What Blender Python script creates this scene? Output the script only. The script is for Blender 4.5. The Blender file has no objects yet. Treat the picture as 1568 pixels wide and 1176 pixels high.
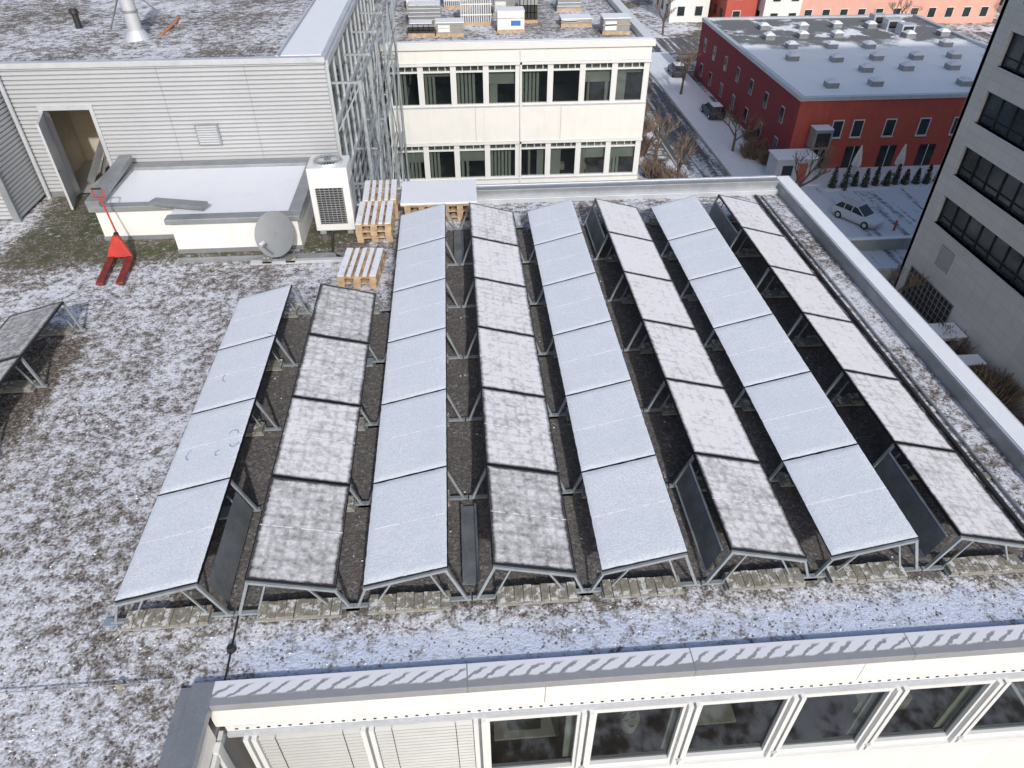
import bpy, bmesh, math, random
from mathutils import Vector, Matrix, noise as mnoise
random.seed(7)
R=math.radians
scene=bpy.context.scene
COL=scene.collection

# ------------------------------------------------------------------ materials
class M:
    def __init__(s,name,rough=0.7,metal=0.0,col=(0.5,0.5,0.5),spec=0.5):
        s.mat=bpy.data.materials.new(name); s.mat.use_nodes=True
        s.nt=s.mat.node_tree; s.b=s.nt.nodes['Principled BSDF']
        s.b.inputs['Roughness'].default_value=rough
        s.b.inputs['Metallic'].default_value=metal
        s.b.inputs['Specular IOR Level'].default_value=spec
        s.b.inputs['Base Color'].default_value=(*col,1)
        s._tc=None
    def n(s,t,props=None,ins=None):
        nd=s.nt.nodes.new(t)
        for k,v in (props or {}).items(): setattr(nd,k,v)
        for k,v in (ins or {}).items():
            s.put(nd.inputs[k],v)
        return nd
    def put(s,inp,v):
        if isinstance(v,bpy.types.NodeSocket): s.nt.links.new(v,inp)
        elif isinstance(v,(tuple,list)) and inp.type=='RGBA' and len(v)==3: inp.default_value=(*v,1)
        else: inp.default_value=v
    def tc(s,k='Object'):
        if s._tc is None: s._tc=s.n('ShaderNodeTexCoord')
        return s._tc.outputs[k]
    def math(s,op,a,b=0.0,c=None,clamp=False):
        nd=s.n('ShaderNodeMath',{'operation':op,'use_clamp':clamp},{0:a,1:b})
        if c is not None: s.put(nd.inputs[2],c)
        return nd.outputs[0]
    def mix(s,f,a,b,mode='MIX'):
        nd=s.n('ShaderNodeMix',{'data_type':'RGBA','blend_type':mode})
        s.put(nd.inputs[0],f); s.put(nd.inputs[6],a); s.put(nd.inputs[7],b)
        return nd.outputs[2]
    def mr(s,v,a,b,c=0.0,d=1.0,smooth=True):
        nd=s.n('ShaderNodeMapRange',{'interpolation_type':'SMOOTHSTEP' if smooth else 'LINEAR'},{0:v,1:a,2:b,3:c,4:d})
        return nd.outputs[0]
    def noise(s,scale,detail=4,rough=0.6,vec=None,dist=0.0):
        nd=s.n('ShaderNodeTexNoise',None,{'Scale':scale,'Detail':detail,'Roughness':rough,'Distortion':dist})
        s.put(nd.inputs['Vector'],vec if vec is not None else s.tc())
        return nd.outputs['Fac']
    def vor(s,scale,out='Distance',vec=None,rnd=1.0):
        nd=s.n('ShaderNodeTexVoronoi',None,{'Scale':scale,'Randomness':rnd})
        s.put(nd.inputs['Vector'],vec if vec is not None else s.tc())
        return nd.outputs[out]
    def xyz(s,vec=None):
        nd=s.n('ShaderNodeSeparateXYZ'); s.put(nd.inputs[0],vec if vec is not None else s.tc())
        return nd.outputs
    def mapv(s,scale,vec=None,rot=(0,0,0),loc=(0,0,0)):
        nd=s.n('ShaderNodeMapping',None,{'Scale':scale,'Rotation':rot,'Location':loc})
        s.put(nd.inputs[0],vec if vec is not None else s.tc())
        return nd.outputs[0]
    def ramp(s,f,stops):
        nd=s.n('ShaderNodeValToRGB'); s.put(nd.inputs[0],f)
        e=nd.color_ramp.elements
        while len(e)<len(stops): e.new(0.5)
        for i,(p,c) in enumerate(stops): e[i].position=p; e[i].color=(*c,1)
        return nd.outputs[0]
    def color(s,c): s.put(s.b.inputs['Base Color'],c); return s
    def bump(s,h,strength=0.4,dist=0.02):
        nd=s.n('ShaderNodeBump',None,{'Strength':strength,'Distance':dist,'Height':h})
        s.put(s.b.inputs['Normal'],nd.outputs[0]); return s

def simple(name,col,rough=0.6,metal=0.0,var=0.15,scale=3.0,bump=0.0,dirt=0.0,snow=0.0):
    m=M(name,rough,metal,col)
    n1=m.noise(scale,3,0.65); n2=m.noise(scale*14,2,0.6)
    f=m.math('ADD',m.math('MULTIPLY',n1,0.7),m.math('MULTIPLY',n2,0.3))
    lo=tuple(c*(1-var) for c in col); hi=tuple(min(1,c*(1+var)) for c in col)
    c=m.ramp(f,[(0.3,lo),(0.7,hi)])
    if dirt>0:
        st=m.noise(1.0,4,0.7,m.mapv((3.0,3.0,0.35)))
        c=m.mix(m.mr(st,0.48,0.75,0,dirt),c,tuple(x*0.45 for x in col))
    if snow>0:
        g=m.n('ShaderNodeNewGeometry'); gz=m.xyz(g.outputs['Normal'])[2]
        sn=m.math('MULTIPLY',m.mr(gz,.5,.8),m.mr(m.noise(8,4,.7),.50,.60,0,snow)); c=m.mix(sn,c,(.72,.74,.78))
    m.color(c)
    if bump: m.bump(n2,bump,0.01)
    return m.mat

def roof_mat(name,array=False,gb=0.0):
    m=M(name,0.85,spec=0.3)
    x,y,z=m.xyz()
    big=m.noise(0.4,2,0.5); med=m.noise(2.0,4,0.65); pat=m.noise(6.5,3,0.65); gr=m.noise(24,3,0.7)
    cov=m.math('ADD',m.math('MULTIPLY',big,0.26),m.math('ADD',m.math('MULTIPLY',med,0.26),m.math('ADD',m.math('MULTIPLY',pat,0.46),m.math('MULTIPLY',gr,0.34))))
    cv=m.vor(30,'Color'); cs=m.n('ShaderNodeSeparateColor',None,{0:cv})
    gravel=m.ramp(cs.outputs[0],[(0.0,(0.06,0.05,0.042)),(0.45,(0.125,0.108,0.09)),(0.8,(0.21,0.19,0.17)),(1.0,(0.36,0.34,0.32))])
    gravel=m.mix(m.mr(med,0.48,0.7,0,0.6),gravel,(0.125,0.088,0.062))
    bias=gb
    if array:
        jit=m.math('MULTIPLY',m.math('SUBTRACT',med,0.5),0.9)
        xj=m.math('ADD',x,jit); yj=m.math('ADD',y,jit)
        ax=m.math('MULTIPLY',m.mr(xj,-4.0,-3.5),m.mr(xj,7.1,7.5,1,0))
        ay=m.math('MULTIPLY',m.mr(yj,5.0,5.4),m.mr(yj,14.9,15.4,1,0))
        left=m.mr(x,-1.7,-1.3); yb=m.math('MAXIMUM',left,m.mr(yj,11.6,12.0,1,0))
        A=m.math('MULTIPLY',m.math('MULTIPLY',ax,ay),yb)
        lx=m.mr(xj,-7.3,-7.0,1,0); ly=m.mr(yj,11.0,11.7,1,0); A2=m.math('MULTIPLY',lx,ly); A2=m.math('MULTIPLY',A2,m.mr(yj,8.4,9.2))
        mx=m.math('MULTIPLY',m.mr(xj,-10.5,-9.8),m.mr(xj,-2.6,-1.8,1,0)); my=m.math('MULTIPLY',m.mr(yj,13.8,14.8),m.mr(yj,18.5,19,1,0))
        MO=m.math('MULTIPLY',mx,my)
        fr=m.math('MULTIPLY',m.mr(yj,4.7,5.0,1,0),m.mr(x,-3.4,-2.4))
        bias=m.math('ADD',m.math('MULTIPLY',A,-0.16),m.math('MULTIPLY',A2,-0.16))
        bias=m.math('ADD',bias,m.math('MULTIPLY',MO,-0.13))
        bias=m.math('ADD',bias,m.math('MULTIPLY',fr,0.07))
        bias=m.math('ADD',bias,gb)
        gravel=m.mix(A,gravel,m.mix(0.55,gravel,(0.115,0.117,0.127)))
        gravel=m.mix(m.math('MULTIPLY',MO,m.mr(med,0.35,0.6)),gravel,(0.07,0.075,0.038))
    cov=m.math('ADD',cov,bias)
    mask=m.mr(cov,0.59,0.75)
    snow=m.mix(gr,(0.56,0.59,0.68),(0.82,0.84,0.90))
    if array: snow=m.mix(m.math('MULTIPLY',fr,0.75),snow,(0.52,0.60,0.78))  # blue tint paints the shaded front-edge strip into the snow colour
    m.color(m.mix(m.math('MULTIPLY',mask,0.92),gravel,snow))
    h=m.math('ADD',m.math('MULTIPLY',gr,0.8),pat)
    m.bump(h,0.7,0.03)
    return m.mat

def ground_mat(name):
    m=M(name,0.9)
    a=m.noise(0.12,4,0.6); b=m.noise(1.2,4,0.7)
    f=m.math('ADD',m.math('MULTIPLY',a,0.6),m.math('MULTIPLY',b,0.5))
    c=m.ramp(f,[(0.42,(0.08,0.065,0.045)),(0.52,(0.16,0.14,0.12)),(0.60,(0.62,0.64,0.70)),(0.8,(0.75,0.77,0.82))])
    m.color(c); return m.mat
def asphalt_mat(name,snow=0.5,ang=0.0):
    m=M(name,0.75)
    v=m.mapv((1,0.06,1),rot=(0,0,ang)); t=m.noise(1.3,3,0.6,v); b=m.noise(2.5,4,0.7)
    f=m.math('ADD',m.math('MULTIPLY',t,0.65),m.math('MULTIPLY',b,0.35))
    th=0.62-0.25*snow
    mask=m.mr(f,th-0.07,th+0.07)
    c=m.mix(m.noise(20,2),(0.06,0.062,0.068),(0.10,0.102,0.11))
    m.color(m.mix(m.math('MULTIPLY',mask,0.85),c,(0.72,0.75,0.82))); return m.mat

def snow_mat(name,tint=(0.80,0.83,0.89),dirty=0.0):
    m=M(name,0.6,0,tint)
    g=m.noise(45,3,0.75); l=m.noise(2.5,4,0.6)
    c=m.mix(g,tuple(x*0.84 for x in tint),tint)
    c=m.mix(m.mr(l,0.45,0.75,0,0.3),c,tuple(x*0.82 for x in tint))
    if dirty: 
        d=m.noise(7,5,0.8); c=m.mix(m.mr(d,0.54,0.68,0,dirty),c,(0.24,0.21,0.18))
    m.color(c); m.bump(g,0.4,0.02); return m.mat

def panel_snow_mat():
    m=M('panel_snow',0.55)
    uv=m.tc('UV'); sx=m.xyz(uv)
    oi=m.n('ShaderNodeObjectInfo')
    off=m.n('ShaderNodeVectorMath',{'operation':'ADD'}); m.put(off.inputs[0],m.tc()); m.put(off.inputs[1],oi.outputs['Random'])
    g=m.noise(42,3,0.8,off.outputs[0]); l=m.noise(1.6,3,0.5,off.outputs[0]); k=m.noise(14,3,0.7,off.outputs[0])
    c=m.mix(m.mr(g,0.3,0.7),(0.57,0.61,0.68),(0.83,0.86,0.91))
    c=m.mix(m.mr(l,0.35,0.7,0,0.35),c,(0.62,0.66,0.73))
    c=m.mix(m.mr(oi.outputs['Random'],0,1,0,0.25,False),c,(0.60,0.64,0.72))
    # faint cell grid telegraphing through thin snow
    fu=m.math('ABSOLUTE',m.math('SUBTRACT',m.math('FRACT',m.math('MULTIPLY',sx[0],10.0)),0.5)); fv=m.math('ABSOLUTE',m.math('SUBTRACT',m.math('FRACT',m.math('MULTIPLY',sx[1],6.0)),0.5))
    e=m.mr(m.math('MAXIMUM',fu,fv),0.42,0.5); c=m.mix(m.math('MULTIPLY',m.math('MULTIPLY',e,m.mr(k,.4,.65)),0.22),c,(0.50,0.54,0.62))
    d=m.math('ABSOLUTE',m.math('SUBTRACT',sx[0],0.5)); ln=m.mr(d,0.003,0.008,1,0)
    brk=m.mr(k,0.42,0.52)
    c=m.mix(m.math('MULTIPLY',m.math('MULTIPLY',ln,brk),0.9),c,(0.95,0.96,1.0))  # busbar reflections painted in as a broken bright centre line
    m.color(c); m.bump(m.math('ADD',g,m.math('MULTIPLY',k,0.8)),0.5,0.012); return m.mat

def panel_frost_mat():
    m=M('panel_glass_frost',0.35)
    uv=m.tc('UV'); sx=m.xyz(uv)
    cov=m.n('ShaderNodeAttribute',{'attribute_type':'OBJECT','attribute_name':'cov'}).outputs['Fac']
    oi=m.n('ShaderNodeObjectInfo')
    off=m.n('ShaderNodeVectorMath',{'operation':'ADD'}); m.put(off.inputs[0],m.tc()); m.put(off.inputs[1],oi.outputs['Random'])
    v=off.outputs[0]
    cu=m.math('MULTIPLY',sx[0],10.0); cv=m.math('MULTIPLY',sx[1],6.0)
    fu=m.math('ABSOLUTE',m.math('SUBTRACT',m.math('FRACT',cu),0.5)); fv=m.math('ABSOLUTE',m.math('SUBTRACT',m.math('FRACT',cv),0.5))
    edge=m.math('MAXIMUM',fu,fv); cellc=m.mr(edge,0.22,0.5,1,0)
    n1=m.noise(3.2,3,0.65,v); n2=m.noise(12,5,0.78,v)
    st=m.noise(9,3,0.6,m.mapv((0.25,2.2,1),v))
    f=m.math('ADD',m.math('MULTIPLY',n1,0.36),m.math('ADD',m.math('MULTIPLY',n2,0.66),m.math('MULTIPLY',st,0.18)))
    f=m.math('ADD',f,m.math('MULTIPLY',cellc,0.075))
    eu=m.math('ABSOLUTE',m.math('SUBTRACT',sx[0],0.5)); ev=m.math('ABSOLUTE',m.math('SUBTRACT',sx[1],0.5))
    ed=m.math('MAXIMUM',m.mr(eu,0.465,0.5),m.mr(ev,0.44,0.5))
    f=m.math('SUBTRACT',f,m.math('MULTIPLY',ed,0.28))
    f=m.math('ADD',f,m.math('SUBTRACT',cov,0.56))
    mask=m.mr(f,0.40,0.80,0.0,0.95,False)
    dark=m.mix(m.mr(edge,0.46,0.49),(0.05,0.042,0.04),(0.13,0.12,0.115))
    c=m.mix(mask,dark,(0.76,0.765,0.79))
    ln=m.math('MULTIPLY',m.mr(eu,0.003,0.008,1,0),m.mr(n2,0.42,0.5))
    c=m.mix(m.math('MULTIPLY',ln,0.7),c,(0.9,0.91,0.93))  # bright mid-line colour imitates light glinting off the busbar
    m.color(c); m.put(m.b.inputs['Roughness'],m.mr(mask,0,0.6,0.35,0.7)); return m.mat

def glass_mat(name,tint=(0.42,0.47,0.46),gl=0.2):
    m=M(name); nt=m.nt; out=[n for n in nt.nodes if n.type=='OUTPUT_MATERIAL'][0]
    tr=m.n('ShaderNodeBsdfTransparent',None,{'Color':(*tint,1)})
    go=m.n('ShaderNodeBsdfGlossy',None,{'Roughness':0.03,'Color':(0.8,0.85,0.9,1)})
    fr=m.n('ShaderNodeLayerWeight',None,{'Blend':0.3})
    f=m.math('ADD',m.math('MULTIPLY',fr.outputs['Fresnel'],0.5),gl*0.4,clamp=True)
    mx=m.n('ShaderNodeMixShader',None,{0:f,1:tr.outputs[0],2:go.outputs[0]})
    nt.links.new(mx.outputs[0],out.inputs[0]); return m.mat

def coping_mat():
    m=M('coping_snow_streaks',0.5,0.15)
    x,y,z=m.xyz()
    nn=m.noise(6,3,0.7)
    ph=m.math('FRACT',m.math('ADD',m.math('MULTIPLY',x,4.6),m.math('ADD',m.math('MULTIPLY',y,-7.0),m.math('MULTIPLY',nn,0.9))))
    gap=m.mr(m.math('ABSOLUTE',m.math('SUBTRACT',ph,0.5)),0.10,0.19)
    inner=m.mr(m.math('ADD',y,m.math('MULTIPLY',m.math('SUBTRACT',nn,0.5),0.06)),4.125,4.15)
    top=m.mr(y,4.25,4.29)
    mask=m.math('MULTIPLY',inner,m.math('MAXIMUM',gap,top))
    base=m.mix(m.noise(8,4,0.7),(0.24,0.25,0.27),(0.33,0.34,0.36))
    m.color(m.mix(m.math('MULTIPLY',mask,0.92),base,(0.78,0.80,0.86))); return m.mat

MT={}
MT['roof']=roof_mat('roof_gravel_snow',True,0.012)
MT['roof2']=roof_mat('upper_roof_gravel_snow',gb=0.0)
MT['ground']=ground_mat('ground_snow_grass')
MT['asphalt']=asphalt_mat('asphalt_wet',0.3)
MT['yard']=asphalt_mat('yard_snow_tracks',0.9,R(28))
MT['snow']=snow_mat('snow')
MT['snowdirty']=snow_mat('snow_dirty',dirty=0.8)
MT['psnow']=panel_snow_mat(); MT['pfrost']=panel_frost_mat()
MT['frame']=simple('module_frame_dark',(0.03,0.032,0.036),0.35,0.6)
MT['galv']=simple('galvanised_steel',(0.34,0.38,0.41),0.5,0.45,0.25,6)
MT['deflect']=simple('deflector_sheet',(0.17,0.19,0.21),0.6,0.25,0.35,3)
MT['pad']=simple('blue_pad',(0.20,0.28,0.36),0.7)
MT['conc']=simple('concrete_paver',(0.22,0.21,0.175),0.9,0,0.45,9,0.5,0,0.75)
MT['white']=simple('white_facade_paint',(0.70,0.70,0.685),0.5,0,0.04,1.2,0,0.18)
MT['whitef']=simple('white_window_frame',(0.64,0.655,0.66),0.4,0,0.03,2)
MT['corr']=simple('corrugated_metal',(0.45,0.47,0.50),0.5,0.15,0.05,0.6)
MT['corrg']=simple('corrugated_groove',(0.24,0.25,0.27),0.5,0.2,0.05,0.6)
MT['metal']=simple('zinc_flashing',(0.30,0.32,0.34),0.45,0.5,0.2,2.5)
MT['lmetal']=simple('light_metal_coping',(0.52,0.55,0.59),0.4,0.3,0.12,2.0)
MT['coping']=coping_mat()
MT['glass']=glass_mat('window_glass')
MT['dglass']=simple('dark_glass',(0.02,0.03,0.033),0.06,0.0,0.3,0.6)
MT['tglass']=simple('tower_glass',(0.035,0.05,0.055),0.1,0.0,0.7,0.35)
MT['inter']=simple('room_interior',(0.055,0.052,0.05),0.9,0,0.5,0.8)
MT['curtain']=simple('curtain',(0.52,0.52,0.46),0.9,0,0.15,2)
MT['blind']=simple('blind_slats',(0.36,0.37,0.37),0.5,0.2,0.06,3)
MT['wood']=simple('pallet_wood',(0.42,0.31,0.20),0.85,0,0.35,7,0.3)
MT['red']=simple('red_enamel',(0.40,0.03,0.02),0.5,0,0.35,5)
MT['dred']=simple('shaded_red_forks',(0.20,0.03,0.022),0.6,0.1,0.5,6)  # shadow on the forks is put into this darker red
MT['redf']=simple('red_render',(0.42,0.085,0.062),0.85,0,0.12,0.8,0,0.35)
MT['redside']=simple('red_render_shaded',(0.24,0.035,0.045),0.85,0,0.12,0.8,0,0.3)  # red render again, with the left wall's shade baked into the colour
MT['pink']=simple('salmon_render',(0.58,0.33,0.27),0.85,0,0.08,0.7,0,0.15)
MT['greyp']=simple('limestone_cladding',(0.44,0.42,0.39),0.75,0,0.10,0.6,0,0.2)
MT['black']=simple('black_plastic',(0.02,0.02,0.02),0.6)
MT['rubber']=simple('rubber',(0.025,0.025,0.025),0.9)
MT['cream']=simple('cream_interior_wall',(0.48,0.44,0.36),0.9)
MT['silver']=simple('silver_car_paint',(0.62,0.64,0.66),0.3,0.5,0.03)
MT['darkcar']=simple('dark_car_paint',(0.05,0.055,0.07),0.3,0.3)
MT['blue']=simple('blue_label',(0.03,0.15,0.45),0.6)
MT['orange']=simple('orange_plastic',(0.6,0.2,0.05),0.6)
MT['bark']=simple('bark',(0.11,0.085,0.065),0.9,0,0.3,4)
MT['twig']=simple('twigs',(0.18,0.135,0.10),0.9,0,0.35,1.0)
MT['hedge']=simple('conifer_needles',(0.06,0.075,0.04),0.9,0,0.6,3)
MT['concw']=simple('concrete_wall',(0.36,0.36,0.35),0.85,0,0.15,1.5,0.1,0.25)
MT['canvas']=simple('white_canvas',(0.75,0.74,0.7),0.8)
MT['lamp']=simple('tail_light_red',(0.4,0.01,0.01),0.3)
MT['dish']=simple('dish_grey',(0.20,0.215,0.23),0.6,0,.08,2)
MT['stone']=simple('loose_stone',(0.15,0.13,0.11),0.9,0,.6,4)
MT['track']=simple('melt_track',(0.30,0.38,0.52),0.6)

def clad():
    m=M('limestone_panels',0.7)
    v=m.n('ShaderNodeCombineXYZ'); s=m.xyz(); m.put(v.inputs[0],s[1]); m.put(v.inputs[1],s[2])
    br=m.n('ShaderNodeTexBrick',{'offset':0.0},{'Scale':1.0,'Mortar Size':0.010,'Brick Width':1.25,'Row Height':0.62,'Color1':(0.56,0.555,0.54,1),'Color2':(0.52,0.515,0.50,1),'Mortar':(0.35,0.345,0.335,1)})
    m.put(br.inputs['Vector'],v.outputs[0])
    c=m.mix(m.mr(m.noise(0.5,4,0.7),0.4,0.8,0,0.3),br.outputs[0],(0.38,0.37,0.36)); m.color(c); return m.mat
MT['clad']=clad()

# ------------------------------------------------------------------ builder
class B:
    def __init__(s): s.v=[]; s.f=[]; s.mi=[]; s.ml=[]; s.smooth=False
    def m(s,k):
        if k not in s.ml: s.ml.append(k)
        return s.ml.index(k)
    def add(s,vs,fs,k):
        o=len(s.v); s.v+= [tuple(v) for v in vs]; i=s.m(k)
        for f in fs: s.f.append([o+a for a in f]); s.mi.append(i)
    def box(s,x0,x1,y0,y1,z0,z1,k,rot=None,piv=None):
        vs=[Vector((x,y,z)) for z in(z0,z1) for y in(y0,y1) for x in(x0,x1)]
        if rot is not None:
            p=Vector(piv) if piv else Vector(((x0+x1)/2,(y0+y1)/2,(z0+z1)/2)); q=Matrix.Rotation(rot,3,'Z')
            vs=[q@(v-p)+p for v in vs]
        s.add(vs,[(0,2,3,1),(4,5,7,6),(0,1,5,4),(2,6,7,3),(0,4,6,2),(1,3,7,5)],k)
    def quad(s,p,k): s.add(p,[tuple(range(len(p)))],k)
    def beam(s,a,b,w,h,k,up=(0,0,1)):
        a=Vector(a);b=Vector(b);d=(b-a).normalized();u=Vector(up)
        if abs(d.dot(u))>0.98: u=Vector((0,1,0))
        r=d.cross(u).normalized();u=r.cross(d)
        vs=[p+r*(sx*w/2)+u*(sz*h/2) for p in(a,b) for sx,sz in((-1,-1),(1,-1),(1,1),(-1,1))]
        s.add(vs,[(0,1,2,3)[::-1],(4,5,6,7),(0,1,5,4),(1,2,6,5),(2,3,7,6),(3,0,4,7)],k)
    def cyl(s,a,b,r0,r1,n,k,cap=True):
        a=Vector(a);b=Vector(b);d=(b-a).normalized();u=Vector((0,0,1))
        if abs(d.dot(u))>0.98: u=Vector((1,0,0))
        r=d.cross(u).normalized();u=r.cross(d)
        vs=[]
        for p,q in((a,r0),(b,r1)):
            for i in range(n):
                t=2*math.pi*i/n; vs.append(p+r*(math.cos(t)*q)+u*(math.sin(t)*q))
        fs=[(i,(i+1)%n,n+(i+1)%n,n+i) for i in range(n)]
        if cap: fs+= [tuple(range(n))[::-1],tuple(range(n,2*n))]
        s.add(vs,fs,k)
    def obj(s,name,parent=None,smooth=False,bevel=0):
        me=bpy.data.meshes.new(name); me.from_pydata(s.v,[],s.f)
        for k in s.ml: me.materials.append(MT[k])
        me.polygons.foreach_set('material_index',s.mi)
        if smooth: me.polygons.foreach_set('use_smooth',[True]*len(s.f))
        me.update()
        o=bpy.data.objects.new(name,me); COL.objects.link(o)
        if parent: o.parent=parent
        if bevel:
            md=o.modifiers.new('bevel','BEVEL'); md.width=bevel; md.segments=2; md.limit_method='ANGLE'
        return o
def empty(name):
    o=bpy.data.objects.new(name,None); COL.objects.link(o); return o

GZ=-20.3
# ------------------------------------------------------------------ ground, roads
b=B(); b.quad([(-900,-900,GZ),(900,-900,GZ),(900,1500,GZ),(-900,1500,GZ)],'ground'); b.obj('ground')
b=B(); b.box(21.8,26.2,40,110,GZ-.1,GZ+.006,'asphalt'); b.box(-150,300,110,118,GZ-.1,GZ+.010,'asphalt'); b.obj('road')
b=B(); b.box(26.2,26.4,62,109.5,GZ-.1,GZ+.13,'concw'); b.box(21.6,21.8,62,109.5,GZ-.1,GZ+.13,'concw'); b.box(26.4,31.2,64,109.5,GZ-.1,GZ+.11,'snowdirty'); b.obj('pavement')
b=B(); b.box(26.4,75,46,62.0,GZ-.1,GZ+.012,'yard'); b.obj('yard_paving')
b=B(); b.box(31.5,60,62.0,65.7,GZ-.1,GZ+.14,'snowdirty'); b.obj('patio')

# ------------------------------------------------------------------ main building
bld=empty('office_building')
b=B()
b.box(-3.1,8.3,6.1,16.9,GZ,-0.6,'white'); b.box(-3.1,8.3,4.12,6.1,GZ,-3.0,'white')
b.box(-3.1,8.28,4.09,4.12,-3.6,-2.45,'white')
b.obj('wing_walls',bld)
b=B()
vs=[(-32,-12,0),(-3.25,-12,0),(-3.25,4.33,0),(8.1,4.33,0),(8.1,16.75,0),(-3.05,16.75,0),(-3.05,18.0,0),(-32,18.0,0)]
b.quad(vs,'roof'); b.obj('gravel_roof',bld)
b=B()
b.box(-32,-3.1,-12,4.0,-0.6,-0.01,'white'); b.box(-32,-3.12,-12,45,GZ,-0.61,'white')
b.box(-3.1,8.3,4.14,16.9,-0.6,-0.01,'white')
for i in range(3): b.box(-3.1+i*3.8,-3.1+(i+1)*3.8-.008,4.09,4.14,-0.50,-0.045,'white')
b.obj('fascia',bld)
b=B(); b.box(-3.02,8.52,4.04,4.33,-0.05,0.07,'coping')
for i in range(4): b.box(-0.2+i*2.6,-0.185+i*2.6,4.037,4.331,-0.051,0.072,'metal')
b.obj('front_coping',bld,bevel=0.004)
b=B(); b.box(-3.27,-3.02,-12,4.33,-0.05,0.071,'metal'); b.box(-3.40,-3.27,-12,4.3,0.0,0.03,'metal'); b.obj('left_wing_coping',bld,bevel=0.006)
b=B(); b.box(8.1,8.5,4.33,17.12,-0.1,0.28,'lmetal'); b.box(8.13,8.46,4.4,17.05,0.28,0.295,'snow')
b.box(8.085,8.1,4.33,16.7,0,0.24,'metal'); b.obj('right_parapet',bld,bevel=0.006)
b=B(); b.box(-2.4,8.1,16.75,17.1,-0.1,0.30,'metal'); b.box(-2.4,8.1,16.98,17.06,0.30,0.33,'lmetal'); b.box(-2.4,8.1,16.6,16.75,0,0.12,'lmetal'); b.obj('back_parapet',bld,bevel=0.006)
# front facade windows
b=B()
for i in range(90):
    x=-2.9+i*0.122; b.box(x,x+0.035,4.080,4.088,-0.58,-0.56,'black')
b.box(-3.0,8.28,4.088,4.13,-0.62,-0.503,'whitef')
b.box(-3.0,8.28,4.05,4.12,-0.70,-0.625,'lmetal')
b.box(-3.0,8.28,4.0,4.14,-2.45,-2.3,'whitef')
mx=[-2.75,-1.40,-0.08,1.22,2.52,3.82,5.12,6.42,7.72]
for x in mx:
    b.box(x-.075,x-.018,4.0,4.14,-2.3,-0.70,'whitef'); b.box(x+.018,x+.075,4.0,4.14,-2.3,-0.70,'whitef'); b.box(x-.018,x+.018,4.06,4.14,-2.3,-0.70,'metal')
for i in range(2,len(mx)-1):
    x0=mx[i]+.075;x1=mx[i+1]-.075
    for zz in ((-0.78,-0.70),(-2.3,-2.2)): b.box(x0,x1,4.05,4.12,zz[0],zz[1],'whitef')
    b.box(x0,x0+.045,4.052,4.12,-2.2,-0.78,'whitef'); b.box(x1-.045,x1,4.052,4.12,-2.2,-0.78,'whitef')
    b.quad([(x0,4.10,-2.2),(x1,4.10,-2.2),(x1,4.10,-0.78),(x0,4.10,-0.78)],'glass')
    b.cyl((x0-.075,3.985,-2.12),(x0-.075,4.0,-2.12),0.04,0.04,14,'lmetal')
for i in range(0,2):
    x0=mx[i]+.085;x1=mx[i+1]-.085
    for k in range(20):
        z=-0.72-k*0.079; b.quad([(x0,4.02,z-.045),(x1,4.02,z-.045),(x1,4.07,z-.008),(x0,4.07,z-.008)],'blind'); b.quad([(x0,4.02,z-.06),(x1,4.02,z-.06),(x1,4.02,z-.045),(x0,4.02,z-.045)],'blind')
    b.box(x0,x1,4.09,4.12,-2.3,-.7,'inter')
    for xx in(x0+.2,x1-.2): b.cyl((xx,4.015,-2.3),(xx,4.015,-.7),.004,.004,5,'black')
b.obj('front_windows',bld)
b=B()
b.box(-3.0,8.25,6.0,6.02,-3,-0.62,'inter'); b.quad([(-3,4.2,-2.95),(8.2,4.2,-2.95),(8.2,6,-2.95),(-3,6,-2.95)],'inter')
for x in (1.0,2.35,4.95,6.2): b.box(x,x+.18,4.2,4.24,-2.25,-0.8,'curtain')
b.box(5.3,6.1,4.6,5.2,-2.99,-2.2,'cream'); b.box(0.1,1.0,4.5,5.2,-2.3,-2.26,'cream'); b.box(0.3,.75,4.6,4.66,-2.25,-1.95,'black'); b.box(2.7,3.5,4.5,5.2,-2.3,-2.26,'cream')
rn=random.Random(31)
for i in range(90):
    p=Vector((2.0+rn.gauss(0,.14),4.6+rn.gauss(0,.1),-1.7+rn.gauss(0,.25))); d=Vector((rn.uniform(-1,1),rn.uniform(-1,1),rn.uniform(0,1))).normalized(); s_=d.cross(Vector((0,.3,1))).normalized()*.03
    b.quad([p-s_,p+d*.1-s_,p+d*.14+s_*.2,p+d*.1+s_],'hedge')
b.cyl((2.0,4.6,-2.4),(2.0,4.6,-2.1),.1,.13,12,'cream')
b.obj('front_rooms',bld)
b=B()
for y in (3.9,2.6,1.3,0.0,-1.3):
    b.box(-3.1,-3.04,y-.06,y+.06,-2.4,-.6,'whitef')
    b.quad([(-3.085,y-1.24,-2.3),(-3.085,y-.06,-2.3),(-3.085,y-.06,-.75),(-3.085,y-1.24,-.75)],'dglass')
b.box(-3.1,-3.05,-12,4.1,-.75,-.62,'whitef')
b.obj('side_windows',bld)

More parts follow.
